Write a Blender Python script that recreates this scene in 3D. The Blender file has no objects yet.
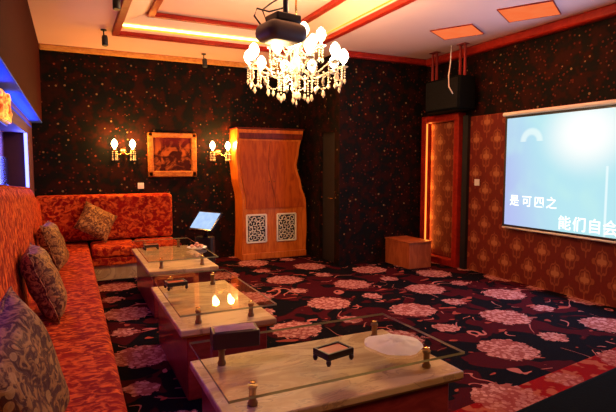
import bpy, bmesh, math, random
from mathutils import Vector, Matrix, Euler
from math import sin, cos, pi, radians as R

random.seed(7)
scene = bpy.context.scene
col = scene.collection

# ------------------------------------------------------------------ shader DSL
class V:
    """A float socket (or number) with arithmetic."""
    def __init__(s, nt, k): s.nt, s.k = nt, k
    def op(s, o, *a, **kw):
        n = s.nt.nodes.new('ShaderNodeMath'); n.operation = o
        n.use_clamp = kw.get('clamp', False)
        for i, x in enumerate((s,) + a):
            x = x.k if isinstance(x, V) else x
            if isinstance(x, (int, float)): n.inputs[i].default_value = x
            else: s.nt.links.new(x, n.inputs[i])
        return V(s.nt, n.outputs[0])
    def __add__(s, o): return s.op('ADD', o)
    def __radd__(s, o): return s.op('ADD', o)
    def __sub__(s, o): return s.op('SUBTRACT', o)
    def __rsub__(s, o): return V(s.nt, o).op('SUBTRACT', s)
    def __mul__(s, o): return s.op('MULTIPLY', o)
    def __rmul__(s, o): return s.op('MULTIPLY', o)
    def __truediv__(s, o): return s.op('DIVIDE', o)
    def lt(s, o): return s.op('LESS_THAN', o)
    def gt(s, o): return s.op('GREATER_THAN', o)
    def abs(s): return s.op('ABSOLUTE')
    def round(s): return s.op('ROUND')
    def floor(s): return s.op('FLOOR')
    def fract(s): return s.op('FRACT')
    def mod(s, o): return s.op('FLOORED_MODULO', o)
    def sqrt(s): return s.op('SQRT')
    def max(s, o): return s.op('MAXIMUM', o)
    def min(s, o): return s.op('MINIMUM', o)
    def sin(s): return s.op('SINE')
    def step(s, a, b):
        n = s.nt.nodes.new('ShaderNodeMapRange'); n.interpolation_type = 'SMOOTHSTEP'
        s.nt.links.new(s.k, n.inputs[0])
        n.inputs[1].default_value = a; n.inputs[2].default_value = b
        return V(s.nt, n.outputs[0])

class Mat:
    def __init__(s, name):
        s.m = bpy.data.materials.new(name); s.m.use_nodes = True
        s.nt = s.m.node_tree; s.nt.nodes.clear()
        s.out = s.nt.nodes.new('ShaderNodeOutputMaterial')
        s._c = None
    def n(s, t): return s.nt.nodes.new('ShaderNode' + t)
    def link(s, a, b): s.nt.links.new(a, b)
    def coord(s):
        if s._c is None: s._c = s.n('TexCoord').outputs['Object']
        return s._c
    def xyz(s):
        n = s.n('SeparateXYZ'); s.link(s.coord(), n.inputs[0])
        return [V(s.nt, o) for o in n.outputs]
    def vec(s, x, y, z):
        n = s.n('CombineXYZ')
        for i, a in enumerate((x, y, z)):
            if isinstance(a, V): s.link(a.k, n.inputs[i])
            else: n.inputs[i].default_value = a
        return n.outputs[0]
    def scaled(s, sx, sy, sz):
        n = s.n('Mapping'); n.inputs['Scale'].default_value = (sx, sy, sz)
        s.link(s.coord(), n.inputs[0]); return n.outputs[0]
    def noise(s, scale, vec=None, detail=3, rough=.55, dist=0):
        n = s.n('TexNoise'); n.inputs['Scale'].default_value = scale
        n.inputs['Detail'].default_value = detail; n.inputs['Roughness'].default_value = rough
        n.inputs['Distortion'].default_value = dist
        s.link(vec or s.coord(), n.inputs['Vector']); return V(s.nt, n.outputs[0])
    def voro(s, scale, vec=None, feature='F1', rand=1):
        n = s.n('TexVoronoi'); n.feature = feature; n.inputs['Scale'].default_value = scale
        n.inputs['Randomness'].default_value = rand
        s.link(vec or s.coord(), n.inputs['Vector'])
        d = V(s.nt, n.outputs['Distance'])
        if feature != 'F1': return d, None
        sp = s.n('SeparateColor'); s.link(n.outputs['Color'], sp.inputs[0])
        return d, V(s.nt, sp.outputs[0])
    def col(s, c):
        n = s.n('RGB'); n.outputs[0].default_value = (*c, 1); return n.outputs[0]
    def mix(s, f, a, b):
        n = s.n('Mix'); n.data_type = 'RGBA'
        if isinstance(f, V): s.link(f.k, n.inputs[0])
        else: n.inputs[0].default_value = f
        for x, i in ((a, 6), (b, 7)):
            if isinstance(x, tuple): n.inputs[i].default_value = (*x, 1)
            else: s.link(x, n.inputs[i])
        return n.outputs[2]
    def bsdf(s, color, rough=.6, metal=0, spec=.5, bump=None, bd=.01, bs=.5, emit=None, es=0, trans=0, sheen=0, coat=0):
        p = s.n('BsdfPrincipled')
        if isinstance(color, tuple): p.inputs['Base Color'].default_value = (*color, 1)
        else: s.link(color, p.inputs['Base Color'])
        p.inputs['Roughness'].default_value = rough; p.inputs['Metallic'].default_value = metal
        p.inputs['Specular IOR Level'].default_value = spec
        p.inputs['Transmission Weight'].default_value = trans
        p.inputs['Sheen Weight'].default_value = sheen
        p.inputs['Coat Weight'].default_value = coat
        if bump is not None:
            b = s.n('Bump'); b.inputs['Distance'].default_value = bd; b.inputs['Strength'].default_value = bs
            s.link(bump.k, b.inputs['Height']); s.link(b.outputs[0], p.inputs['Normal'])
        if es:
            if emit is None: emit = color
            if isinstance(emit, tuple): p.inputs['Emission Color'].default_value = (*emit, 1)
            else: s.link(emit, p.inputs['Emission Color'])
            p.inputs['Emission Strength'].default_value = es
        s.link(p.outputs[0], s.out.inputs[0]); s.p = p
        return s.m
    def emission(s, color, strength):
        e = s.n('Emission'); e.inputs[1].default_value = strength
        if isinstance(color, tuple): e.inputs[0].default_value = (*color, 1)
        else: s.link(color, e.inputs[0])
        s.link(e.outputs[0], s.out.inputs[0]); return s.m

def plain(name, c, **k): return Mat(name).bsdf(c, **k)

M = {}
# patterned dark wallpaper
def wallpaper():
    t = Mat('speckled_wallpaper')
    d, c = t.voro(10)
    dot = d.lt(.145) * c.gt(.3)
    d2, c2 = t.voro(19)
    dot2 = d2.lt(.24) * c2.gt(.5)
    n = t.noise(7, detail=2)
    base = t.mix(n.step(.42, .62), (.004, .004, .0035), (.020, .004, .0025))
    dc = t.mix(c.gt(.6), (.17, .035, .016), (.19, .12, .055))
    base = t.mix(dot2 * .7, base, (.10, .016, .009))
    return t.bsdf(t.mix(dot, base, dc), rough=.7, spec=.08)
M['wallpaper'] = wallpaper()

def damask(name, along):
    t = Mat(name)
    x, y, z = t.xyz()
    h = (y if along == 'y' else x)
    P_, Q = .38, .47
    v = z / Q
    row = (v * 2).floor()
    def motif(off):
        a = (h / P_ + off * .5)
        b = (v + off * .5)
        fx = (a - a.round()).abs(); fy = b - b.round()
        up = (fx * 2.1 + fy.abs() * 1.7) * (1 + fy * .5)
        lobes = ((fy * 30).sin() * .05) + ((fx * 40).sin() * .06)
        return up + lobes
    m = motif(0).min(motif(1))
    leaf = 1 - m.step(.60, .66)
    core = 1 - m.step(.24, .29)
    ring = (m - .44).abs().lt(.05)
    n = t.noise(30, detail=2)
    base = t.mix(n, (.10, .007, .004), (.15, .012, .006))
    c = t.mix(leaf * .75, base, (.25, .065, .020))
    c = t.mix(ring * .9, c, (.12, .01, .006))
    c = t.mix(core * .9, c, (.36, .13, .05))
    return t.bsdf(c, rough=.6, spec=.25)
M['damask'] = damask('damask_panel', 'y')

def carpet():
    t = Mat('flower_carpet')
    x, y, z = t.xyz()
    n1 = t.noise(2.4, detail=2, dist=.8)
    nf = t.noise(11, detail=2)
    wob = t.noise(16, detail=2)
    base = t.mix(n1.step(.50, .53), (.006, .005, .007), (.050, .005, .008))
    n3 = t.noise(1.7, t.vec(x + 7.3, y, 0), detail=1, dist=1.2)
    line = (n3 - .5).abs().lt(.008) * t.noise(3, t.vec(x, y + 3.3, 0), detail=1).gt(.54)
    base = t.mix(line, base, (.42, .13, .11))
    leaf = (t.noise(4.2, t.vec(x - 4.1, y * 1.8, 0), detail=1, dist=.6)).gt(.70)
    base = t.mix(leaf, base, (.28, .055, .04))
    def lattice(ox, oy):
        u = (x - (3.19 + ox)) / .68; iu = u.round()
        vv = (y - (4.12 + oy) - iu * .65) / 1.25; iv = vv.round()
        dx = (u - iu) * .68; dy = (vv - iv) * 1.25
        return (dx * dx + dy * dy).sqrt()
    r = lattice(0, 0); r2 = lattice(-.08, -.60)
    w = (wob - .5) * .17
    big = (r + w).lt(.235)
    small = (r2 + w).lt(.115)
    vd, vc = t.voro(27)
    vein = vd.gt(.50)
    pet = t.mix(vc, (.38, .15, .135), (.56, .27, .24))
    pet = t.mix(vein * .75, pet, (.22, .035, .03))
    fl = t.mix(big.max(small), base, pet)
    # border strip along the near edge of the carpet
    d = (y - 2.10) - (x - 2.38) * .13
    nb = t.noise(8, detail=2)
    bord = d.lt(.20 + 0) * d.gt(-.12) * x.gt(1.9)
    bc = t.mix(nb.step(.52, .58), (.22, .006, .007), (.34, .08, .045))
    c = t.mix(bord * (1 - big.max(small) * .6), fl, bc)
    b = t.noise(160, detail=1)
    return t.bsdf(c, rough=1, spec=.02, bump=b, bd=.01, bs=.6)
M['carpet'] = carpet()

def sofa_fabric():
    t = Mat('red_plush_fabric')
    x, y, z = t.xyz()
    n = t.noise(1, t.vec(x * 14, y * 22, z * 16), detail=3, dist=1.0)
    n2 = t.noise(3.5, detail=2)
    c = t.mix(n.step(.42, .64), (.20, .004, .003), (.68, .115, .016))
    c = t.mix(n2.step(.45, .8) * .5, c, (.40, .012, .005))
    return t.bsdf(c, rough=.85, spec=.12, bump=n, bd=.02, bs=.5, sheen=.0)
M['sofa'] = sofa_fabric()

def cushion_fabric():
    t = Mat('gold_brocade')
    n = t.noise(24, detail=3, dist=1.5)
    d, c = t.voro(17)
    k = t.mix(n.step(.42, .6), (.085, .022, .007), (.36, .16, .040))
    k = t.mix(d.lt(.32) * c.gt(.5) * .7, k, (.46, .24, .07))
    return t.bsdf(k, rough=.65, spec=.2, bump=n, bd=.012)
M['cushion'] = cushion_fabric()

def wood(name, a, b, sc=(1, 8, 1), rough=.35, coat=0):
    t = Mat(name)
    n = t.noise(3, t.scaled(*sc), detail=4, dist=1.2)
    return t.bsdf(t.mix(n.step(.35, .65), a, b), rough=rough, coat=coat, spec=.2)
M['cab'] = wood('amber_lacquered_wood', (.50, .10, .012), (.66, .17, .022), (6, 6, 1), .30)
M['cabred'] = wood('cherry_red_wood', (.32, .045, .004), (.48, .085, .006), (6, 6, 1), .55)
M['cabdark'] = wood('deep_red_wood', (.10, .010, .005), (.16, .02, .008), (6, 6, 1), .35)
M['trim'] = wood('red_lacquered_trim', (.26, .010, .005), (.34, .018, .008), (3, 3, 3), .4)
M['goldtrim'] = wood('gilded_cornice', (.55, .24, .05), (.70, .36, .09), (3, 3, 6), .45)
M['goldframe'] = wood('aged_gilt_frame', (.30, .08, .015), (.48, .17, .03), (5, 5, 8), .35)
M['plinthwood'] = wood('orange_brown_wood', (.30, .060, .018), (.42, .10, .03), (4, 4, 1), .4)
def marble():
    t = Mat('tan_veined_slab')
    n = t.noise(2.2, t.scaled(1, 3.2, 1), detail=5, dist=1.6)
    n2 = t.noise(9, detail=3)
    c = t.mix(n.step(.35, .62), (.42, .25, .10), (.62, .45, .23))
    c = t.mix((n - .5).abs().lt(.012) * .5, c, (.2, .10, .05))
    c = t.mix(n2.step(.55, .75) * .25, c, (.62, .48, .30))
    return t.bsdf(c, rough=.42, spec=.35)
M['marble'] = marble()
M['tablebody'] = wood('maroon_table_wood', (.20, .020, .022), (.28, .034, .034), (2, 2, 6), .3, .3)
M['pipeline'] = plain('gold_edge_inlay', (.5, .26, .08), rough=.3, metal=.6)
M['post'] = plain('bronze_post', (.34, .20, .08), rough=.35, metal=.7)
M['brass'] = plain('brass', (.75, .46, .14), rough=.25, metal=1)
M['black'] = plain('black_plastic', (.012, .012, .013), rough=.45)
M['blackgloss'] = plain('black_gloss_plastic', (.008, .008, .012), rough=.15)
M['blackleather'] = (lambda t: t.bsdf((.004, .005, .005), rough=.9, spec=.02, bump=t.noise(90), bd=.004))(Mat('black_leather'))
M['grille'] = (lambda t: t.bsdf(t.mix(t.voro(120)[0].lt(.35), (.010, .010, .011), (.003, .003, .003)), rough=.8, spec=.1))(Mat('speaker_cloth'))
M['darkgrey'] = plain('grey_projector_shell', (.10, .075, .065), rough=.5)
M['white'] = plain('white_plastic', (.75, .72, .68), rough=.4)
M['paper'] = (lambda t: t.bsdf(t.mix(t.noise(30), (.90, .86, .72), (.97, .95, .86)), rough=.9))(Mat('white_napkin_cloth'))
M['redstrap'] = plain('red_strap', (.22, .015, .012), rough=.6)
M['ceiling'] = (lambda t: t.bsdf(t.mix(t.noise(2), (.78, .50, .42), (.84, .56, .48)), rough=.85))(Mat('pale_pink_ceiling_paint'))
M['cove'] = (lambda t: t.bsdf(t.mix(t.noise(2), (.78, .60, .48), (.82, .64, .52)), rough=.85))(Mat('cream_cove_paint'))
M['velvet'] = (lambda t: t.bsdf(t.mix(t.noise(26, detail=3), (.026, .0025, .002), (.05, .006, .004)), rough=.85, spec=.08))(Mat('dark_red_bulkhead_fabric'))
M['underside'] = plain('blue_lit_underside', (.06, .14, .62), rough=.7, spec=.1)  # blue cast of the light line is put into this base colour
M['plumwall'] = (lambda t: t.bsdf(t.mix(t.noise(12), (.05, .008, .025), (.08, .012, .035)), rough=.7))(Mat('plum_wall_paint'))
M['darkvoid'] = plain('near_black_paint', (.006, .005, .006), rough=.6)
M['ashred'] = plain('red_brown_lacquer', (.42, .05, .018), rough=.35)
M['ashdark'] = plain('dark_carved_wood', (.025, .010, .006), rough=.4)
M['maroonbox'] = plain('dark_maroon_box', (.030, .004, .008), rough=.4)
M['tissue'] = plain('pink_tissue', (.75, .48, .42), rough=.9)
M['snack'] = (lambda t: t.bsdf(t.mix(t.voro(40)[1], (.55, .20, .14), (.75, .45, .3)), rough=.8))(Mat('wrapped_sweets'))
def fret():
    return plain('carved_ivory_fretwork', (.85, .76, .60), rough=.5)
M['fret'] = fret()

def glass(name, tint, edge=False):
    t = Mat(name)
    tr = t.n('BsdfTransparent'); tr.inputs[0].default_value = (*tint, 1)
    gl = t.n('BsdfGlossy'); gl.inputs['Roughness'].default_value = .02
    f = t.n('Fresnel'); f.inputs['IOR'].default_value = 1.5
    g = t.n('NewGeometry')
    fr = V(t.nt, f.outputs[0]) * (1 - V(t.nt, g.outputs['Backfacing']))
    mx = t.n('MixShader'); t.link(fr.k, mx.inputs[0])
    t.link(tr.outputs[0], mx.inputs[1]); t.link(gl.outputs[0], mx.inputs[2])
    t.link(mx.outputs[0], t.out.inputs[0]); return t.m
M['glass'] = glass('clear_table_glass', (.97, .98, .95))
M['glassedge'] = plain('green_glass_edge', (.42, .46, .24), rough=.15, trans=.35)
M['crystal'] = (lambda t: t.bsdf((.72, .60, .44), rough=.15, spec=.8, trans=.30))(Mat('cut_crystal'))
M['drinkglass'] = glass('drinking_glass', (.9, .85, .75))

M['bulb'] = Mat('warm_bulb').emission((1, .80, .50), 9)
M['sbulb'] = Mat('sconce_bulb').emission((1, .72, .32), 9)
M['led'] = Mat('amber_led').emission((1, .42, .05), 1.0)
M['ledalc'] = Mat('alcove_led').emission((1, .22, .03), 1.2)
M['ledblue'] = Mat('blue_led').emission((.20, .22, 1), 2.2)
M['leddim'] = Mat('dim_blue_led').emission((.04, .08, .8), .5)
M['amber'] = (lambda t: t.emission(t.mix(t.noise(5), (1, .13, .025), (1, .24, .08)), .50))(Mat('amber_diffuser'))
def goldlamp():
    t = Mat('amber_relief_glass')
    n = t.noise(14, detail=3, dist=1)
    return t.bsdf(t.mix(n.step(.4, .6), (.3, .05, .01), (.8, .4, .08)), rough=.4, emit=t.mix(n.step(.4, .62), (.5, .04, .0), (1, .42, .06)), es=.8)
M['relief'] = goldlamp()

def screen_mat():
    t = Mat('projected_picture')
    x, y, z = t.xyz()
    # picture: pale blue ground, lilac toward the far edge, white glow high up
    dy = (y - 3.62) / .46; dz = (z - 1.86) / .38
    g = 1 - ((dy * dy + dz * dz).sqrt()).step(.25, 1.5)
    lil = (y * .9 - z * .25).step(3.2, 4.1)
    n = t.noise(2.2, detail=2)
    c = t.mix(lil, (.47, .78, .86), (.46, .50, .86))
    c = t.mix(n.step(.45, .7) * .4, c, (.55, .86, .82))
    c = t.mix(g, c, (1, 1, .97))
    # arc motif and a thin pale streak
    ay = y - 4.33; az = z - 1.80
    rr = (ay * ay + az * az).sqrt()
    arc = (1 - (rr - .12).abs().step(.02, .06)) * az.gt(.0)
    c = t.mix(arc * .6, c, (.9, 1, .95))
    st = (1 - (y - 3.36).abs().step(.006, .02)) * z.lt(1.5)
    c = t.mix(st * .7, c, (.9, 1, 1))
    return t.emission(c, .56)
M['picture_screen'] = screen_mat()
M['lyric'] = Mat('lyric_white').emission((1, 1, 1), .8)
M['monitor'] = (lambda t: t.emission(t.mix(t.noise(12), (.25, .42, .85), (.62, .78, 1)), .6))(Mat('touch_display'))
def painting():
    t = Mat('oil_painting')
    x, y, z = t.xyz()
    n = t.noise(7, detail=4, dist=.8)
    c = t.mix(n.step(.45, .62), (.035, .003, .002), (.30, .07, .014))
    c = t.mix((z - 1.70).step(0, .25) * .8, c, (.10, .006, .012))
    return t.bsdf(c, rough=.7, spec=.1)
M['painting'] = painting()

# ------------------------------------------------------------------ mesh helpers
class MB:
    def __init__(s): s.bm = bmesh.new()
    def xf(s, vs, mat):
        bmesh.ops.transform(s.bm, matrix=mat, verts=vs); return vs
    def box(s, x0, x1, y0, y1, z0, z1, bev=0, seg=2, mi=0, rot=None):
        r = bmesh.ops.create_cube(s.bm, size=1); vs = r['verts']
        m = Matrix.Translation(((x0+x1)/2, (y0+y1)/2, (z0+z1)/2))
        if rot is not None: m = m @ rot
        m = m @ Matrix.Diagonal((abs(x1-x0), abs(y1-y0), abs(z1-z0), 1))
        s.xf(vs, m)
        es = list({e for v in vs for e in v.link_edges}); fs = list({f for v in vs for f in v.link_faces})
        for f in fs: f.material_index = mi
        if bev:
            rr = bmesh.ops.bevel(s.bm, geom=es, offset=bev, segments=seg, profile=.5, affect='EDGES')
            for f in rr['faces']: f.material_index = mi; f.smooth = True
        return s
    def lathe(s, prof, seg=20, c=(0, 0, 0), mi=0, smooth=True, rot=None):
        rings = []
        rm = rot.to_3x3() if rot is not None else Matrix.Identity(3)
        for r, z in prof:
            if r < 1e-5: rings.append([s.bm.verts.new(Vector(c) + rm @ Vector((0, 0, z)))])
            else: rings.append([s.bm.verts.new(Vector(c) + rm @ Vector((r*cos(2*pi*i/seg), r*sin(2*pi*i/seg), z))) for i in range(seg)])
        for a, b in zip(rings, rings[1:]):
            for i in range(seg):
                j = (i+1) % seg
                q = [a[i % len(a)], a[j % len(a)], b[j % len(b)], b[i % len(b)]]
                u = []
                for v in q:
                    if v not in u: u.append(v)
                if len(u) > 2:
                    f = s.bm.faces.new(u); f.smooth = smooth; f.material_index = mi
        for ring, flip in ((rings[0], True), (rings[-1], False)):
            if len(ring) > 2:
                f = s.bm.faces.new(ring[::-1] if flip else ring); f.material_index = mi
        return s
    def tube(s, pts, r, seg=8, mi=0, closed=False):
        pts = [Vector(p) for p in pts]; n = len(pts); rings = []
        rad = r if callable(r) else (lambda t: r)
        for i, p in enumerate(pts):
            a = pts[i-1] if (i or closed) else p; b = pts[(i+1) % n] if (i < n-1 or closed) else p
            t = (b-a).normalized()
            u = t.cross(Vector((0, 0, 1)))
            if u.length < .05: u = t.cross(Vector((1, 0, 0)))
            u.normalize(); w = u.cross(t)
            k = rad(i / max(1, n-1))
            rings.append([s.bm.verts.new(p + u*k*cos(2*pi*j/seg) + w*k*sin(2*pi*j/seg)) for j in range(seg)])
        pr = list(zip(rings, rings[1:])) + ([(rings[-1], rings[0])] if closed else [])
        for a, b in pr:
            for j in range(seg):
                f = s.bm.faces.new((a[j], a[(j+1) % seg], b[(j+1) % seg], b[j])); f.smooth = True; f.material_index = mi
        if not closed:
            s.bm.faces.new(rings[0][::-1]).material_index = mi; s.bm.faces.new(rings[-1]).material_index = mi
        return s
    def quad(s, pts, mi=0):
        f = s.bm.faces.new([s.bm.verts.new(p) for p in pts]); f.material_index = mi; return s
    def sphere(s, c, r, sx=1, sy=1, sz=1, u=14, v=10, mi=0):
        rr = bmesh.ops.create_uvsphere(s.bm, u_segments=u, v_segments=v, radius=r)
        s.xf(rr['verts'], Matrix.Translation(c) @ Matrix.Diagonal((sx, sy, sz, 1)))
        for f in {f for q in rr['verts'] for f in q.link_faces}: f.smooth = True; f.material_index = mi
        return s
    def prism(s, poly, y0, y1, mi=0):
        """polygon in (x,z), extruded along y"""
        a = [s.bm.verts.new((x, y0, z)) for x, z in poly]; b = [s.bm.verts.new((x, y1, z)) for x, z in poly]
        n = len(poly)
        s.bm.faces.new(a); s.bm.faces.new(b[::-1])
        for i in range(n): s.bm.faces.new((a[i], b[i], b[(i+1) % n], a[(i+1) % n]))
        for f in s.bm.faces: f.material_index = mi
        return s
    def build(s, name, mats, parent=None, origin=None):
        bmesh.ops.recalc_face_normals(s.bm, faces=s.bm.faces[:])
        me = bpy.data.meshes.new(name)
        if origin is not None: bmesh.ops.translate(s.bm, vec=-Vector(origin), verts=s.bm.verts[:])
        s.bm.to_mesh(me); s.bm.free()
        for m in (mats if isinstance(mats, (list, tuple)) else [mats]): me.materials.append(M[m] if isinstance(m, str) else m)
        o = bpy.data.objects.new(name, me); col.objects.link(o)
        if origin is not None: o.location = origin
        if parent is not None: o.parent = parent
        return o

def tag(o, label=None, cat=None, group=None, kind=None):
    if label: o['label'] = label
    if cat: o['category'] = cat
    if group: o['group'] = group
    if kind: o['kind'] = kind
    return o
def thing(name, label, cat, loc=(0, 0, 0), rz=0, group=None):
    o = bpy.data.objects.new(name, None); o.empty_display_size = .1
    col.objects.link(o); o.location = loc; o.rotation_euler = (0, 0, rz)
    return tag(o, label, cat, group)
def struct(o): o['kind'] = 'structure'; return o
def copy_tree(o, parent=None):
    c = o.copy(); col.objects.link(c)
    if parent is not None: c.parent = parent
    for ch in list(o.children): copy_tree(ch, c)
    return c
def light(name, kind, loc, energy, color, size=.05, parent=None, rot=None, sy=None, spread=None):
    d = bpy.data.lights.new(name, kind); d.energy = energy; d.color = color
    if kind == 'AREA':
        d.size = size
        if sy: d.shape = 'RECTANGLE'; d.size_y = sy
        if spread: d.spread = spread
    else: d.shadow_soft_size = size
    o = bpy.data.objects.new(name, d); col.objects.link(o); o.location = loc
    if rot: o.rotation_euler = rot
    if parent is not None: o.parent = parent
    return o

# ------------------------------------------------------------------ the room
CZ = 3.17           # lower ceiling
struct(MB().box(-.9, 5.4, -1.6, 8.1, -.1, 0).build('floor', 'carpet'))
def tray():
    b = MB()
    X0, X1, Y0, Y1 = .57, 3.10, .6, 6.76
    ix0, ix1, iy0, iy1, UZ = .98, 2.84, .9, 6.60, 3.42
    for (a, c, d, e) in ((-.9, X0, -1.6, 8.1), (X1, 5.4, -1.6, 8.1), (X0, X1, -1.6, Y0), (X0, X1, Y1, 8.1)):
        b.box(a, c, d, e, CZ, CZ + .05)
    O = [(X0-.10, Y0-.10, CZ+.05), (X1+.10, Y0-.10, CZ+.05), (X1+.10, Y1+.10, CZ+.05), (X0-.10, Y1+.10, CZ+.05)]
    I = [(ix0, iy0, UZ), (ix1, iy0, UZ), (ix1, iy1, UZ), (ix0, iy1, UZ)]
    for i in range(4):
        j = (i+1) % 4
        b.quad([O[i], O[j], I[j], I[i]], 1)
    b.box(ix0, ix1, iy0, iy1, UZ, UZ+.05)
    b.box(-.9, 5.4, -1.6, 8.1, UZ+.06, UZ+.1)
    struct(b.build('ceiling', ['ceiling', 'cove']))
    # red timber frames of the tray
    def frame(name, x0, x1, y0, y1, z0, z1, w):
        m = MB()
        m.box(x0-w/2, x0+w/2, y0-w/2, y1+w/2, z0, z1, .01).box(x1-w/2, x1+w/2, y0-w/2, y1+w/2, z0, z1, .01)
        m.box(x0, x1, y0-w/2, y0+w/2, z0, z1, .01).box(x0, x1, y1-w/2, y1+w/2, z0, z1, .01)
        return struct(m.build(name, 'trim'))
    frame('trim_1', X0, X1, Y0, Y1, CZ-.045, CZ+.012, .085)
    frame('trim_2', ix0, ix1, iy0, iy1, UZ-.06, UZ-.005, .08)
    # warm light line behind the lip
    t = thing('cove_light', 'glowing amber light line behind the red lip of the ceiling tray', 'cove light', (X0, Y0, CZ+.05))
    L = [('back', X0+.1, X1-.1, Y1+.02, Y1+.05), ('side', X1+.02, X1+.05, Y0+.1, Y1-.1)]
    for nm_, a, c, d, e in L:
        m = MB().box(a, c, d, e, CZ+.055, CZ+.085).build('light_strip', 'led', t)
        m.location = (-X0, -Y0, -CZ-.05)
    light('cove_lamp', 'AREA', ((X0+X1)/2, Y1+.03, CZ+.10), 9, (1, .46, .07), 2.4, rot=(R(150), 0, 0), sy=.03)
    light('cove_lamp', 'AREA', (X1+.03, (Y0+Y1)/2+.5, CZ+.10), 20, (1, .48, .07), .03, rot=(R(180), R(30), 0), sy=5)
    light('cove_lamp', 'AREA', (X0-.04, (Y0+Y1)/2+.5, CZ+.10), 16, (1, .50, .08), .03, rot=(R(180), R(-40), 0), sy=5)
tray()

struct(MB().box(-.9, 3.6, 7.9, 8.1, 0, CZ).build('wall_back', 'wallpaper'))
struct(MB().box(-.9, 5.4, -1.8, -1.6, -.1, CZ).build('wall_front', 'wallpaper'))
struct(MB().box(5.2, 5.4, -1.6, 8.1, 0, CZ).build('wall_right', 'wallpaper'))
# near part of the back wall and the return with a doorway
struct(MB().box(3.6, 5.2, 6.45, 6.55, 0, CZ).build('wall_alcove_back', 'wallpaper'))
b = MB()
b.box(3.6, 3.7, 6.551, 6.60, 0, CZ).box(3.6, 3.7, 7.10, 7.899, 0, CZ).box(3.6, 3.7, 6.60, 7.10, 2.02, CZ)
struct(b.build('wall_return', 'wallpaper'))
d1 = struct(MB().box(3.66, 3.70, 6.601, 7.099, 0, 2.019).build('door_1', 'darkvoid'))
MB().tube([(3.65, 6.72, 1.0), (3.62, 6.72, 1.0), (3.62, 6.82, 1.0)], .01).build('door_handle', 'brass', d1)
# damask lower part of the right wall
struct(MB().box(5.17, 5.199, 1.0, 5.44, 0, 2.20).build('wall_right_panelling', 'damask'))
struct(MB().box(5.12, 5.199, 5.44, 5.54, 0, 2.22).build('trim_5', 'darkvoid'))

# left wall: bulkhead above, wall with lit niche below
BX = -.33
struct(MB().box(-.75, BX, -1.6, 7.899, 2.11, CZ, mi=0).build('wall_left_bulkhead', ['velvet']))
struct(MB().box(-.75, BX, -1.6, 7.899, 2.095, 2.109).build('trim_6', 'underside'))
N0, N1, NZ0, NZ1 = 3.0, 6.9, 1.24, 1.90
b = MB()
b.box(-.75, -.46, -1.6, 7.899, 0, NZ0).box(-.75, -.46, -1.6, 7.899, NZ1, 2.094)
b.box(-.75, -.46, -1.6, N0, NZ0, NZ1).box(-.75, -.46, N1, 7.899, NZ0, NZ1).box(-.75, -.70, N0, N1, NZ0, NZ1)
struct(b.build('wall_left', 'plumwall'))
# cornices
struct(MB().box(BX, 3.6, 7.83, 7.899, CZ-.075, CZ, .02).build('trim_3', 'goldtrim'))
struct(MB().box(3.66, 5.2, 6.36, 6.449, CZ-.09, CZ, .02).build('trim_4', 'trim'))
struct(MB().box(5.08, 5.199, -1.6, 6.36, CZ-.12, CZ, .03).build('trim_7', 'trim'))

# blue light of the niche
t = thing('niche_light', 'blue-white light strip standing in the wall niche', 'light strip', (-.47, N1-.02, NZ0))
MB().box(-.018, .018, -.012, .012, 0, NZ1-NZ0-.002, .005).build('tube', 'ledblue', t)
light('niche_lamp', 'AREA', (-.50, N1-.06, 1.58), 5, (.10, .12, 1), .08, rot=(R(-90), 0, 0), sy=.6)
t = thing('bulkhead_light', 'blue light line tucked below the bulkhead over the long sofa', 'light strip', (-.455, 3.5, 2.02))
MB().box(-.004, .006, -2.4, 4.2, 0, .010, .002).build('tube', 'leddim', t)
light('bulkhead_lamp', 'AREA', (-.425, 4.2, 2.01), 7, (.04, .16, 1), .03, rot=(R(180), 0, 0), sy=6.5)
light('niche_lamp', 'AREA', (-.40, 2.0, 1.95), 5, (.14, .06, 1), .1, rot=(0, R(-20), 0), sy=1.5)

# ------------------------------------------------------------------ objects on the left wall
t = thing('television', 'black flat television standing dark in the niche over the long sofa', 'television', (-.66, 6.9, NZ0+.001))
MB().box(-.018, .0, -.95, -.05, .05, .36, .005).build('panel', 'blackgloss', t)
MB().box(-.019, .03, -.6, -.4, 0, .05, .004).build('stand', 'black', t)
t = thing('wall_lamp', 'glowing amber relief lamp high on the wall above the niche', 'lamp', (-.46, 4.55, 1.82))
MB().box(.0, .02, -.45, .15, 0, .24, .01).build('backing', 'ashdark', t)
b = MB().box(.02, .05, -.42, .12, .015, .225, .012)
for k in range(26):
    b.sphere((.045, random.uniform(-.40, .10), random.uniform(.03, .21)), random.uniform(.012, .03), sx=.8)
b.build('shade', 'relief', t)

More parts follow.
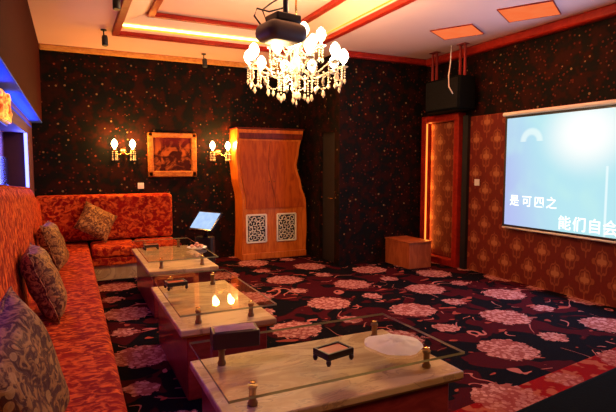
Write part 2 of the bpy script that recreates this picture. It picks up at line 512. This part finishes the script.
# ------------------------------------------------------------------ sofas
def lumpy(o, st, sc):
    pass
def left_sofa():
    t = thing('long_sofa', 'long red plush sofa run along the niche wall', 'sofa', (-.455, .6, 0))
    ox, oy = -.455, .6
    MB().box(0, .63, 0, 7.25, 0, .26, .01).build('base', 'sofa', t)
    b = MB().box(.08, .655, 0, 6.28, .262, .42, .05, 4)
    b.box(.08, .655, 6.285, 7.25, .262, .42, .05, 4)
    b.build('seat', 'sofa', t)
    # tall padded back, dropping and rounding into the corner
    bm = bmesh.new(); N = 48; sec = []
    for i in range(N+1):
        y = 6.96 * i / N; Y = y + oy
        h = 1.40 if Y < 3.4 else 1.40 - (Y-3.4)*.045
        if Y > 6.4: h = 1.265 - .18 * min(1, ((Y-6.4)/.7))**1.6
        th = .105
        pr = [(0.005, .262), (th+.03, .262), (th+.035, .45), (th, h*.6), (th-.03, h-.10), (th-.055, h-.035), (th-.10, h), (.03, h-.01), (.005, h-.04)]
        sec.append([bm.verts.new((x, y, z)) for x, z in pr])
    K = len(sec[0])
    for a, c in zip(sec, sec[1:]):
        for k in range(K):
            f = bm.faces.new((a[k], c[k], c[(k+1) % K], a[(k+1) % K])); f.smooth = k not in (0, K-1)
    bm.faces.new(sec[0]); bm.faces.new(sec[-1][::-1])
    m = MB(); m.bm = bm
    m.build('backrest', 'sofa', t)
left_sofa()
def back_sofa():
    t = thing('corner_sofa', 'shorter red plush sofa standing against the speckled back wall', 'sofa', (.22, 6.9, 0))
    MB().box(0, 1.13, .05, .95, 0, .20, .005).build('plinth', 'marble', t)
    MB().box(0, 1.15, 0, .95, .202, .30, .012).build('base', 'sofa', t)
    b = MB().box(0, .57, 0, .72, .302, .44, .045, 4).box(.575, 1.15, 0, .72, .302, .44, .045, 4)
    b.build('seat', 'sofa', t)
    MB().box(-.672, 1.15, .68, .96, .445, 1.09, .05, 4).build('backrest', 'sofa', t)
back_sofa()

# ------------------------------------------------------------------ cushions
def cushion(label, c, size, th, rot, seat=.42, along='x'):
    bm = bmesh.new(); N = 16; g = {}
    for s in (1, -1):
        for i in range(N+1):
            for j in range(N+1):
                u = -1 + 2*i/N; v = -1 + 2*j/N
                edge = max(abs(u), abs(v)) > .999
                if s == -1 and edge: g[s, i, j] = g[1, i, j]; continue
                k = ((1-u**4)*(1-v**4))**.55
                pin = 1 - .07*(1-(abs(v))**2)*abs(u)**3; pin2 = 1 - .07*(1-abs(u)**2)*abs(v)**3
                g[s, i, j] = bm.verts.new((u*size/2*pin, v*size/2*pin2, s*th/2*k + .006*sin(9*u+4*v)))
        for i in range(N):
            for j in range(N):
                q = [g[s, i, j], g[s, i+1, j], g[s, i+1, j+1], g[s, i, j+1]]
                f = bm.faces.new(q if s == 1 else q[::-1]); f.smooth = True
    m = MB(); m.bm = bm
    t = thing('cushion', label, 'cushion', c, 0, 'gold brocade cushions on the sofas')
    t.rotation_euler = rot
    m.build('cover', 'cushion', t)
    h = size/2; pts = []
    for k in range(4):
        a = [(-1, -1), (1, -1), (1, 1), (-1, 1)][k]; bb = [(-1, -1), (1, -1), (1, 1), (-1, 1)][(k+1) % 4]
        for q in range(8):
            w = q/8; u = a[0]*(1-w)+bb[0]*w; v = a[1]*(1-w)+bb[1]*w
            pin = 1 - .07*(1-(abs(v))**2)*abs(u)**3; pin2 = 1 - .07*(1-abs(u)**2)*abs(v)**3
            pts.append((u*h*pin, v*h*pin2, .006*sin(9*u+4*v)))
    MB().tube(pts, .005, 6, closed=True).build('piping', 'cushion', t)
    bpy.context.view_layer.update()
    ob = t.children[0]; ws = [ob.matrix_world @ v.co for v in ob.data.vertices]
    if seat is not None:
        t.location.z += seat + .009 - min(w.z for w in ws)
        dz = t.location.z - c[2]
        if along == 'x':
            fr = lambda z: -.31 if z < .47 else max(-.375, -.31 - (z-.47)*.12)
            t.location.x += max(fr(w.z+dz) - w.x for w in ws) + .010
        else:
            t.location.y -= max(w.y for w in ws) - 7.57
    return t
cushion('gold cushion nearest the camera, tinted violet, leaning on the long sofa', (-.2, 1.87, .66), .52, .20, (R(76.9), R(-16.2), R(78.8)))
cushion('upright gold cushion on the long sofa, second from the camera', (-.165, 3.98, .66), .52, .20, (0, R(70), R(2)))
cushion('upright gold cushion on the long sofa closest to the corner', (-.15, 5.80, .66), .50, .20, (0, R(72), R(-6)))
cushion('gold cushion propped on one point against the short corner sofa back', (.30, 7.30, .70), .46, .17, (R(56), R(30), R(4)), .44, 'y')

# ------------------------------------------------------------------ tables
def table(label, x0, x1, y0, y1, z=.48):
    t = thing('glass_coffee_table', label, 'table', ((x0+x1)/2, (y0+y1)/2, 0), 0, 'glass coffee tables along the long sofa')
    w, d = (x1-x0)/2, (y1-y0)/2
    MB().box(-w+.05, w-.05, -d+.05, d-.05, 0, z-.05, .008).build('base', 'tablebody', t)
    MB().box(-w+.012, w-.012, -d+.012, d-.012, z-.05, z-.0405).build('edge_inlay', 'pipeline', t)
    MB().box(-w, w, -d, d, z-.04, z, .008).build('slab', 'marble', t)
    gt = z+.10
    b = MB().box(-w, w, -d, d, gt-.012, gt)
    b.bm.faces.ensure_lookup_table()
    for f in b.bm.faces: f.material_index = 1 if abs(f.normal.z) < .5 else 0
    b.build('glass_top', ['glass', 'glassedge'], t)
    for sx in (-1, 1):
        for sy in (-1, 1):
            p = MB().lathe([(.021, z), (.023, z+.012), (.016, z+.025), (.016, gt-.03), (.021, gt-.022), (.021, gt-.0125)], 14, (sx*(w-.14), sy*(d-.12), 0)).build('post', 'post', t)
            MB().lathe([(.016, gt), (.015, gt+.003), (0, gt+.004)], 14, (sx*(w-.14), sy*(d-.12), .0005)).build('cap', 'brass', p)
    return t
G = .581
table('wide glass-topped table nearest the camera, set crosswise', .53, 1.74, 1.83, 2.55)
table('middle glass-topped table, lamps mirrored in its top', .58, 1.22, 3.04, 4.29)
table('farthest glass-topped table, beside the corner sofa', .65, 1.34, 4.93, 6.42)

def ashtray(label, c, rz, s=1):
    t = thing('ashtray', label, 'ashtray', c, rz)
    b = MB()
    w, d, h = .075*s, .055*s, .03*s
    z0 = .026*s
    b.box(-w, w, -d, d, z0, z0+.008*s, .002)
    for a in ((-w, w, -d, -d+.012*s), (-w, w, d-.012*s, d), (-w, -w+.012*s, -d+.012*s, d-.012*s), (w-.012*s, w, -d+.012*s, d-.012*s)):
        b.box(a[0], a[1], a[2], a[3], z0+.008*s, z0+h, .002)
    b.build('tray', 'ashdark', t)
    MB().box(-w+.013*s, w-.013*s, -d+.013*s, d-.013*s, z0+.0085*s, z0+h-.006*s).build('lining', 'ashred', t)
    for sx in (-1, 1):
        for sy in (-1, 1):
            MB().lathe([(.007*s, 0), (.012*s, .012*s), (.010*s, z0)], 10, (sx*(w-.008*s), sy*(d-.008*s), 0)).build('foot', 'ashdark', t)
    return t
ashtray('red-lined carved ashtray at the middle of the nearest table', (1.10, 2.02, G), R(12), 1.05)
ashtray('small dark ashtray near a corner of the middle table', (.69, 3.75, G), R(5), 1.0)
ashtray('tiny dark ashtray on the farthest table', (.78, 5.66, G), R(0), 1.0)

# tissue box
t = thing('tissue_box', 'dark maroon tissue box with pale tissue on the nearest table', 'tissue box', (.735, 2.41, G+.0035), R(-8))
MB().box(-.12, .12, -.06, .06, 0, .085, .006).build('box', 'maroonbox', t)
bm = bmesh.new(); N = 10; g = {}
for i in range(N+1):
    for j in range(N+1):
        u = -1+2*i/N; v = -1+2*j/N
        g[i, j] = bm.verts.new((u*.105, v*.05, .089 + max(0, .014*(1-u*u)*(1-v*v)) + .004*sin(11*u+3*v)*(1-v*v)))
top = [bm.faces.new((g[i, j], g[i+1, j], g[i+1, j+1], g[i, j+1])) for i in range(N) for j in range(N)]
for f in top: f.smooth = True
bmesh.ops.solidify(bm, geom=top, thickness=.0025)
m = MB(); m.bm = bm; m.build('tissue', 'tissue', t)

# crumpled white napkin
bm = bmesh.new(); N = 26; g = {}
from mathutils import noise as mn
for i in range(N+1):
    a = 2*pi*i/N
    for j in range(9):
        r = .155*(j/8)*(1+.05*sin(3*a+1)+.03*sin(7*a))
        z = .006 + .018*(1-(j/8)**2) + (.022*mn.noise(Vector((r*cos(a)*26, r*sin(a)*26, 3)))+.010*abs(sin(4*a)))*(1-(j/8)**3)
        g[i % N, j] = g.get((i % N, j)) or bm.verts.new((r*cos(a)*.95, r*sin(a), max(z, .004))) if j else g.get((0, 0)) or bm.verts.new((0, 0, .03))
        if j == 0: g[0, 0] = g[i % N, 0]
fs = []
for i in range(N):
    k = (i+1) % N
    for j in range(1, 8): fs.append(bm.faces.new((g[i, j], g[i, j+1], g[k, j+1], g[k, j])))
    fs.append(bm.faces.new((g[0, 0], g[i, 1], g[k, 1])))
for f in fs: f.smooth = True
bmesh.ops.solidify(bm, geom=fs, thickness=.002)
m = MB(); m.bm = bm
o = m.build('napkin', 'paper'); o.location = (1.47, 2.05, G+.001)
tag(o, 'crumpled white napkin lying on the nearest table', 'napkin')

# bowl of sweets on the farthest table
t = thing('snack_plate', 'small plate of pinkish wrapped sweets on the farthest table', 'plate', (1.24, 5.45, G))
MB().lathe([(.05, 0), (.055, .006), (.11, .022), (.108, .026), (.05, .012), (0, .011)], 22).build('dish', 'white', t)
b = MB()
for k in range(20):
    a = random.uniform(0, 6.28); r = random.uniform(0, .07)
    b.sphere((r*cos(a), r*sin(a), .034 + (.07-r)*.5*random.random()), random.uniform(.016, .022), sz=.8, u=8, v=6)
tag(b.build('sweets', 'snack', t), kind='stuff')

# ------------------------------------------------------------------ touch monitor on a stand
t = thing('touch_monitor', 'tilted lit touch screen on a black pedestal behind the farthest table', 'monitor', (1.70, 6.95, 0))
MB().lathe([(.17, 0), (.17, .02), (.15, .03), (.05, .04)], 20).build('foot', 'black', t)
MB().box(-.13, .13, -.07, .09, .04, .50, .03, 3, rot=Matrix.Rotation(R(-30), 4, 'Z')).build('pedestal', 'black', t)
hd = MB().box(-.235, .235, -.165, .165, -.045, 0, .012, 3).build('housing', 'blackgloss', t)
hd.location = (-.013, -.07, .735); hd.rotation_euler = (R(49), 0, R(-62))
MB().box(-.212, .212, -.138, .138, .001, .004).build('display', 'monitor', hd)
MB().tube([(.0, .0, .46), (.01, -.01, .56), (.015, -.045, .67)], .035, 10).build('neck', 'black', t)

# ------------------------------------------------------------------ wavy cabinet
def cabinet():
    Y0 = 7.5
    t = thing('wavy_cabinet', 'amber wooden cabinet with wavy sides and two carved white fret panels', 'cabinet', (2.42, Y0, 0))
    import bisect
    def lerp(tab, z):
        for (a, xa), (c, xc) in zip(tab, tab[1:]):
            if a <= z <= c:
                w = (z-a)/(c-a); w = w*w*(3-2*w); return xa + (xc-xa)*w
        return tab[-1][1]
    L = [(0, 2.42), (.5, 2.44), (.95, 2.44), (1.35, 2.375), (1.65, 2.345), (2.08, 2.37)]
    Rr = [(0, 3.54), (.5, 3.56), (.9, 3.55), (1.2, 3.46), (1.5, 3.375), (1.75, 3.42), (2.08, 3.50)]
    zs = [i*.08 for i in range(27)]
    poly = [(lerp(L, z), z) for z in zs] + [(lerp(Rr, z), z) for z in reversed(zs)]
    b = MB().prism([(x-2.42, z) for x, z in poly], .0, .395); b.build('body', 'cab', t)
    # doors following the outline
    for nm, f0, f1 in (('door', .05, .495), ('door', .505, .95)):
        pl = []
        za, zb = .82, 1.90
        zz = [za + (zb-za)*i/14 for i in range(15)]
        pl = [(lerp(L, z)*(1-f0)+lerp(Rr, z)*f0 - 2.42, z) for z in zz] + [(lerp(L, z)*(1-f1)+lerp(Rr, z)*f1 - 2.42, z) for z in reversed(zz)]
        d = MB().prism(pl, -.022, -.001).build(nm, 'cabred', t)
        kx = lerp(L, 1.25)*(1-(.46 if f0 < .2 else .54)) + lerp(Rr, 1.25)*(.46 if f0 < .2 else .54) - 2.42
        MB().sphere((kx, -.035, 1.25), .014).build('knob', 'brass', d)
    MB().box(-.03, 1.05, -.03, -.001, 1.93, 2.02, .006).build('top_rail', 'cabdark', t)
    MB().box(-.07, 1.10, -.03, .39, 2.082, 2.105, .008).build('cornice', 'cabdark', t)
    MB().box(.0, 1.12, -.035, -.001, 0, .10, .008).build('plinth', 'cab', t)
    for (a, c) in ((2.50, 2.83), (3.02, 3.35)):
        a -= 2.42; c -= 2.42
        z0, z1 = .28, .72
        p = MB().box(a, c, -.012, -.001, z0, z1).build('panel', 'darkvoid', t)
        q = MB()
        for e in ((a-.012, a+.018, z0, z1), (c-.018, c+.012, z0, z1), (a, c, z0-.012, z0+.016), (a, c, z1-.016, z1+.012)):
            q.box(e[0], e[1], -.028, -.0125, e[2], e[3], .003)
        rnd = random.Random(3)
        nx, nz = 4, 5
        for i in range(nx):
            for j in range(nz):
                cx = a + .03 + (c-a-.06)*(i+.5)/nx; cz = z0 + .03 + (z1-z0-.06)*(j+.5)/nz
                s = rnd.choice((-1, 1)); ph = rnd.uniform(0, 6.28)
                pts = [(cx + s*(.042-.030*k/14)*cos(ph+k*.45), -.02, cz + (.046-.032*k/14)*sin(ph+k*.45)) for k in range(15)]
                q.tube(pts, .0085, 6)
        q.build('fretwork', 'fret', p)
cabinet()

# ------------------------------------------------------------------ picture, sconces, outlets
t = thing('framed_painting', 'gilt-framed dark reddish painting between the wall lights', 'painting', (1.44, 7.9, 1.67))
w, h = .37, .34
b = MB()
for k, (a, c, d, e) in enumerate(((-w, w, h-.075, h), (-w, w, -h, -h+.095), (-w, -w+.085, -h, h), (w-.085, w, -h, h))):
    b.box(a, c, -.055, -.002, d, e, .018, 3)
b.build('frame', 'goldframe', t)
o = MB().box(1.08, 1.80, 7.865, 7.88, 1.35, 1.99).build('canvas', 'painting'); o.parent = t; o.location = (-1.44, -7.9, -1.67)

def sconce(label, x):
    t = thing('wall_sconce', label, 'wall light', (x, 7.9, 1.72), 0, 'twin candle wall lights on the back wall')
    MB().lathe([(.0, -.001), (.055, -.001), (.05, .015), (.02, .03), (0, .032)], 18, (0, -.002, .0), rot=Matrix.Rotation(R(90), 4, 'X')).build('backplate', 'brass', t)
    for s in (-1, 1):
        pts = [(s*.125*(k/10), -.03-.09*sin(pi*k/20), -.05*sin(pi*k/10)) for k in range(11)]
        a = MB().tube(pts, .009, 8).lathe([(.012, 0), (.038, .012), (.036, .02), (.012, .024)], 14, (s*.125, -.12, 0)).build('arm', 'brass', t)
        MB().lathe([(.011, .0), (.013, .012), (.034, .04), (.045, .075), (.036, .11), (.014, .14), (0, .15)], 14, (s*.125, -.12, .026)).build('bulb', 'sbulb', a)
        for k in range(5):
            ang = k*2*pi/5
            c = MB()
            for q in range(4): c.sphere((s*.125+.036*cos(ang), -.12+.036*sin(ang), -.012-.026*q), .009, u=8, v=6)
            c.sphere((s*.125+.036*cos(ang), -.12+.036*sin(ang), -.125), .011, sz=1.7, u=8, v=6)
            c.build('crystal_drop', 'crystal', a)
        light('sconce_lamp', 'POINT', (s*.125, -.19, .13), 20, (1, .42, .08), .05, t)
    return t
sconce('twin candle wall light over the corner sofa', .72)
sconce('twin candle wall light beside the wavy cabinet', 2.17)

def plate(label, loc, ry):
    t = thing('wall_switch', label, 'switch', loc, ry)
    MB().box(-.045, .045, -.012, 0, -.045, .045, .004).build('cover', 'white', t)
    MB().box(-.018, .018, -.017, -.0125, -.028, .028, .002).build('rocker', 'white', t)
plate('small white wall plate below the framed painting', (.96, 7.899, 1.20), 0)
plate('small white wall plate on the damask beside the screen', (5.169, 5.28, 1.27), R(90) * -1)

# ------------------------------------------------------------------ alcove panel on the right wall
t = thing('lit_wall_panel', 'red framed damask panel with an amber glowing inner edge', 'wall panel', (5.199, 5.98, 0))
Ya, Yb, Zt = -.41, .43, 2.27
b = MB()
for e in ((Ya, Ya+.10, 0, Zt), (Yb-.10, Yb, 0, Zt), (Ya+.10, Yb-.10, Zt-.10, Zt), (Ya+.10, Yb-.10, 0, .10)):
    b.box(-.13, 0, e[0], e[1], e[2], e[3], .008)
b.build('frame', 'trim', t)
o = MB().box(5.175, 5.198, 5.68, 6.30, .11, 2.16).build('infill', 'damask'); o.parent = t; o.location = (-5.199, -5.98, 0)
MB().box(-.115, -.095, Yb-.116, Yb-.102, .12, Zt-.11).build('light_strip', 'ledalc', t)
light('alcove_lamp', 'AREA', (-.06, Yb-.115, 1.2), 3, (1, .28, .04), .06, t, rot=(R(90), 0, R(180)), sy=2.0)

t = thing('wooden_step', 'low orange-brown wooden step box at the foot of the lit panel', 'step', (4.40, 5.62, 0))
MB().box(.0, .40, .17, .78, 0, .37, .006).build('body', 'plinthwood', t)
MB().box(-.01, .41, .155, .79, .372, .395, .006).build('lid', 'plinthwood', t)

# ------------------------------------------------------------------ projection screen
SY0, SY1, SZ0, SZ1 = 2.30, 4.745, .745, 2.135
t = thing('projection_screen', 'large bright projection screen with white lyrics over the damask wall', 'screen', (5.1, 0, 0))
MB().box(.0, .012, SY0, SY1, SZ0-.03, SZ1).build('border', 'black', t)
o = MB().box(5.0965, 5.099, SY0+.035, SY1-.035, SZ0, SZ1-.03).build('picture', 'picture_screen'); o.parent = t; o.location = (-5.1, 0, 0)
MB().box(-.03, .07, SY0-.06, SY1+.03, SZ1, SZ1+.05, .02, 4).build('roller_case', 'white', t)
MB().tube([(.005, SY0, SZ0-.04), (.005, SY1, SZ0-.04)], .014, 10).build('bottom_bar', 'white', t)
for yy in (SY0+.3, SY1-.3):
    MB().box(.05, .07, yy-.03, yy+.03, SZ1-.02, SZ1+.02).build('wall_bracket', 'black', t)
def lyric(txt, ys, z, size, nm):
    for ch, y in zip(txt, ys):
        cu = bpy.data.curves.new(nm, 'FONT'); cu.body = ch; cu.size = size; cu.extrude = .001; cu.offset = .002*size/.2
        tmp = bpy.data.objects.new('tmp', cu); col.objects.link(tmp)
        bpy.context.view_layer.update()
        dg = bpy.context.evaluated_depsgraph_get()
        me = bpy.data.meshes.new_from_object(tmp.evaluated_get(dg)); bpy.data.objects.remove(tmp); bpy.data.curves.remove(cu)
        me.materials.clear(); me.materials.append(M['lyric'])
        o = bpy.data.objects.new(nm, me); col.objects.link(o)
        o.parent = t; o.location = (-.006, y, z); o.rotation_euler = (R(90), 0, R(-90))
lyric('是可四之', (4.63, 4.44, 4.26, 4.09), 1.01, .15, 'lyric_character')
lyric('能们自会', (3.92, 3.735, 3.555, 3.38), .785, .17, 'lyric_character')
light('screen_glow', 'AREA', (-.03, 3.6, 1.45), 26, (.52, .56, 1), 2.3, t, rot=(0, R(90), 0), sy=1.4)

# ------------------------------------------------------------------ hanging speaker
t = thing('hanging_speaker', 'black loudspeaker hung from the ceiling on red straps above the lit panel', 'speaker', (4.94, 5.64, CZ))
ZB, ZT = 2.275, 2.74
MB().box(-.14, .16, -.36, .36, ZB-CZ, ZT-CZ, .025, 3).build('cabinet', 'blackleather', t)
MB().box(-.153, -.141, -.33, .33, ZB+.03-CZ, ZT-.03-CZ, .005).build('grille', 'grille', t)
for yy in (-.28, .30):
    b = MB()
    for q in (-.045, .045):
        b.box(-.035, -.005, yy+q-.012, yy+q+.012, ZT-CZ+.001, -.001, .003)
    b.box(-.06, .02, yy-.08, yy+.08, -.012, -.001)
    b.build('hanging_bracket', 'redstrap', t)
MB().tube([(-.10, -.14, -.001), (-.12, -.15, -.25), (-.165, -.17, -.42), (-.19, -.21, -.58), (-.172, -.27, -.68)], .008, 8).build('cable', 'white', t)

# ------------------------------------------------------------------ projector
t = thing('ceiling_projector', 'dark projector hanging on a pole in front of the chandelier', 'projector', (1.64, 3.95, 3.42))
MB().tube([(.04, 0, -.002), (.04, 0, -.66)], .022, 10).build('pole', 'darkgrey', t)
MB().lathe([(.07, -.02), (.07, -.001)], 16, (.04, 0, 0)).build('ceiling_plate', 'darkgrey', t)
rz = Matrix.Rotation(R(10), 4, 'Z')
MB().box(-.19, .19, -.16, .16, -.89, -.73, .075, 6, rot=rz).build('body', 'darkgrey', t)
MB().box(-.10, .14, -.10, .10, -.73, -.66, .015, 2, rot=rz).build('mount', 'black', t)
MB().lathe([(.045, 0), (.05, .05), (.04, .055), (0, .045)], 16, (.17, .05, -.80), rot=Matrix.Rotation(R(90), 4, 'Y')).build('lens', 'blackgloss', t)
MB().tube([(-.16, .05, -.75), (-.22, .05, -.68), (-.20, .04, -.62), (-.10, .02, -.64), (.02, .0, -.6)], .008, 6).tube([(-.15, -.05, -.74), (-.19, -.06, -.66), (-.12, -.04, -.60), (.02, -.01, -.5)], .008, 6).build('cable', 'black', t)

# ------------------------------------------------------------------ chandelier
def chandelier():
    C = (2.06, 4.58, 3.42)
    t = thing('crystal_chandelier', 'lit crystal chandelier of candle bulbs hanging from the ceiling tray', 'chandelier', C)
    Z = lambda z: z - 3.42
    MB().lathe([(.08, Z(3.419)), (.075, Z(3.39)), (.02, Z(3.36)), (0, Z(3.36))], 20).build('canopy', 'brass', t)
    MB().tube([(0, 0, Z(3.38)), (0, 0, Z(2.85))], .010, 8).build('hanging_rod', 'brass', t)
    MB().lathe([(.0, Z(2.88)), (.03, Z(2.85)), (.016, Z(2.80)), (.03, Z(2.76)), (.055, Z(2.72)), (.03, Z(2.66)), (.02, Z(2.60)), (.05, Z(2.55)), (.075, Z(2.50)), (.09, Z(2.45)), (.05, Z(2.39)), (.02, Z(2.34)), (.035, Z(2.30)), (0, Z(2.26))], 20).build('column', 'crystal', t)
    def ring(n, r, zc, zr, ph, drop):
        for i in range(n):
            a = ph + 2*pi*i/n; ca, sa = cos(a), sin(a)
            pts = []
            for k in range(13):
                u = k/12; rr = .03 + (r-.03)*u
                z = zr + (zc-zr)*u - .09*sin(pi*min(1, u*1.25))*(1 if u < .8 else 1)
                pts.append((rr*ca, rr*sa, Z(z)))
            pts[-1] = (r*ca, r*sa, Z(zc))
            arm = MB().tube(pts, .008, 8).build('arm', 'crystal', t)
            MB().lathe([(.008, Z(zc)), (.045, Z(zc+.014)), (.048, Z(zc+.02)), (.014, Z(zc+.022)), (.012, Z(zc+.05)), (0, Z(zc+.05))], 14, (r*ca, r*sa, 0)).build('cup', 'crystal', arm)
            MB().lathe([(.012, Z(zc+.051)), (.034, Z(zc+.075)), (.050, Z(zc+.115)), (.042, Z(zc+.155)), (.018, Z(zc+.185)), (0, Z(zc+.195))], 14, (r*ca, r*sa, 0)).build('bulb', 'bulb', arm)
            for k in range(drop):
                b_ = a + (k-(drop-1)/2)*.16; q = r + (.012 if k % 2 else -.012)
                c = MB(); zz = zc+.012
                for s in range(4):
                    c.sphere((q*cos(b_), q*sin(b_), Z(zz-.018-.024*s)), .010, u=8, v=6)
                c.lathe([(0, -.06), (.016, -.035), (.010, -.008), (0, 0)], 6, (q*cos(b_), q*sin(b_), Z(zz-.105)), smooth=False)
                c.build('crystal_drop', 'crystal', arm)
    ring(10, .47, 2.46, 2.50, .15, 3)
    ring(6, .25, 2.66, 2.68, .4, 2)
    # swags and inner drops
    for i in range(10):
        a0 = .15 + 2*pi*i/10; a1 = a0 + 2*pi/10
        c = MB()
        for k in range(1, 12):
            u = k/12; a = a0 + (a1-a0)*u; z = 2.45 - .13*sin(pi*u)
            c.sphere((.455*cos(a), .455*sin(a), Z(z)), .009, u=8, v=6)
        c.lathe([(0, -.07), (.018, -.04), (.010, -.008), (0, 0)], 6, (.455*cos((a0+a1)/2), .455*sin((a0+a1)/2), Z(2.31)), smooth=False)
        c.build('crystal_swag', 'crystal', t)
    for i in range(12):
        a = 2*pi*i/12 + .3; r = .28 if i % 2 else .16; c = MB()
        top = 2.44; n = 7 if i % 2 else 9
        for k in range(n): c.sphere((r*cos(a), r*sin(a), Z(top-.026*k)), .010, u=8, v=6)
        c.lathe([(0, -.075), (.020, -.045), (.012, -.008), (0, 0)], 6, (r*cos(a), r*sin(a), Z(top-.026*n)), smooth=False)
        c.build('crystal_drop', 'crystal', t)
    MB().sphere((0, 0, Z(2.20)), .04).lathe([(0, -.09), (.012, -.05), (0, 0)], 8, (0, 0, Z(2.17))).build('finial', 'crystal', t)
    for i in range(5):
        a = 2*pi*i/5
        light('chandelier_lamp', 'POINT', (.37*cos(a), .37*sin(a), Z(2.40 if i % 2 else 2.74)), 22, (1, .60, .25), .08, t)
    light('chandelier_lamp', 'POINT', (0, 0, Z(2.72)), 10, (1, .60, .25), .05, t)
    return t
chandelier()

# ------------------------------------------------------------------ spotlights and amber ceiling lamps
def spot(label, loc):
    t = thing('ceiling_spotlight', label, 'spotlight', loc, 0, 'small black spotlights on the ceiling')
    MB().lathe([(.035, -.012), (.035, -.0005)], 14).build('mount', 'black', t)
    MB().tube([(0, 0, -.01), (0, 0, -.07), (.02, -.02, -.09)], .008, 8).build('stem', 'black', t)
    MB().lathe([(0, 0), (.03, .0), (.036, .02), (.036, .12), (.03, .125), (0, .11)], 16, (.01, -.01, -.075), rot=Matrix.Rotation(R(172), 4, 'X')).build('head', 'black', t)
spot('small black spotlight hanging just outside the corner of the ceiling tray', (.43, 6.72, CZ))
spot('small black spotlight on the side of the tray, nearest the camera', (.44, 5.15, CZ))
spot('small black spotlight close to the gilded cornice', (1.86, 7.50, CZ))
def amberlamp(label, x, y, rz, s):
    t = thing('ceiling_lamp', label, 'ceiling light', (x, y, CZ), rz, 'square amber ceiling lamps')
    b = MB(); w = s/2
    for e in ((-w, w, -w, -w+.01), (-w, w, w-.01, w), (-w, -w+.01, -w+.01, w-.01), (w-.01, w, -w+.01, w-.01)): b.box(e[0], e[1], e[2], e[3], -.014, -.0005, .003)
    b.build('frame', 'trim', t)
    MB().box(-w+.0105, w-.0105, -w+.0105, w-.0105, -.011, -.001).build('diffuser', 'amber', t)
    light('amber_lamp', 'AREA', (0, 0, -.03), 5, (1, .25, .05), s*.8, t)
amberlamp('amber ceiling lamp above the hanging loudspeaker', 4.42, 4.92, R(30), .52)
amberlamp('amber ceiling lamp above the projection screen', 4.55, 3.95, R(30), .55)

# ------------------------------------------------------------------ black bench in the near corner
t = thing('black_bench', 'low black upholstered bench in front of the red carpet border', 'bench', (2.2, 1.2, 0), R(7.5))
MB().box(-.42, 1.7, -.62, .36, .05, .30, .01).build('base', 'black', t)
MB().box(-.45, 1.73, -.65, .39, .302, .42, .04, 4).build('seat', 'blackleather', t)
for sx in (-.36, 1.64):
    for sy in (-.55, .30):
        MB().lathe([(.03, 0), (.035, .05)], 12, (sx, sy, 0)).build('foot', 'black', t)

# ------------------------------------------------------------------ added fill behind the camera, no fixture, for the room's other lamps
light('fill_light', 'AREA', (2.6, -.6, 3.1), 34, (1, .50, .22), 1.5)

# ------------------------------------------------------------------ world, camera
w = bpy.data.worlds.new('room_world'); scene.world = w; w.use_nodes = True
w.node_tree.nodes['Background'].inputs[0].default_value = (.10, .03, .03, 1)
w.node_tree.nodes['Background'].inputs[1].default_value = .3
cam = bpy.data.cameras.new('camera'); co = bpy.data.objects.new('camera', cam); col.objects.link(co)
cam.sensor_width = 36; cam.lens = 496/616*36; cam.clip_start = .02
co.location = (0, 0, 1.5); co.rotation_euler = (R(90-4.61), 0, R(-25.561))
scene.camera = co
vs = scene.view_settings
vs.view_transform = 'Standard'; vs.look = 'None'; vs.gamma = 1; vs.use_curve_mapping = False
vs.exposure = 0.9
scene.cycles.max_bounces = 8
scene.cycles.sample_clamp_indirect = 4
scene.cycles.use_denoising = True
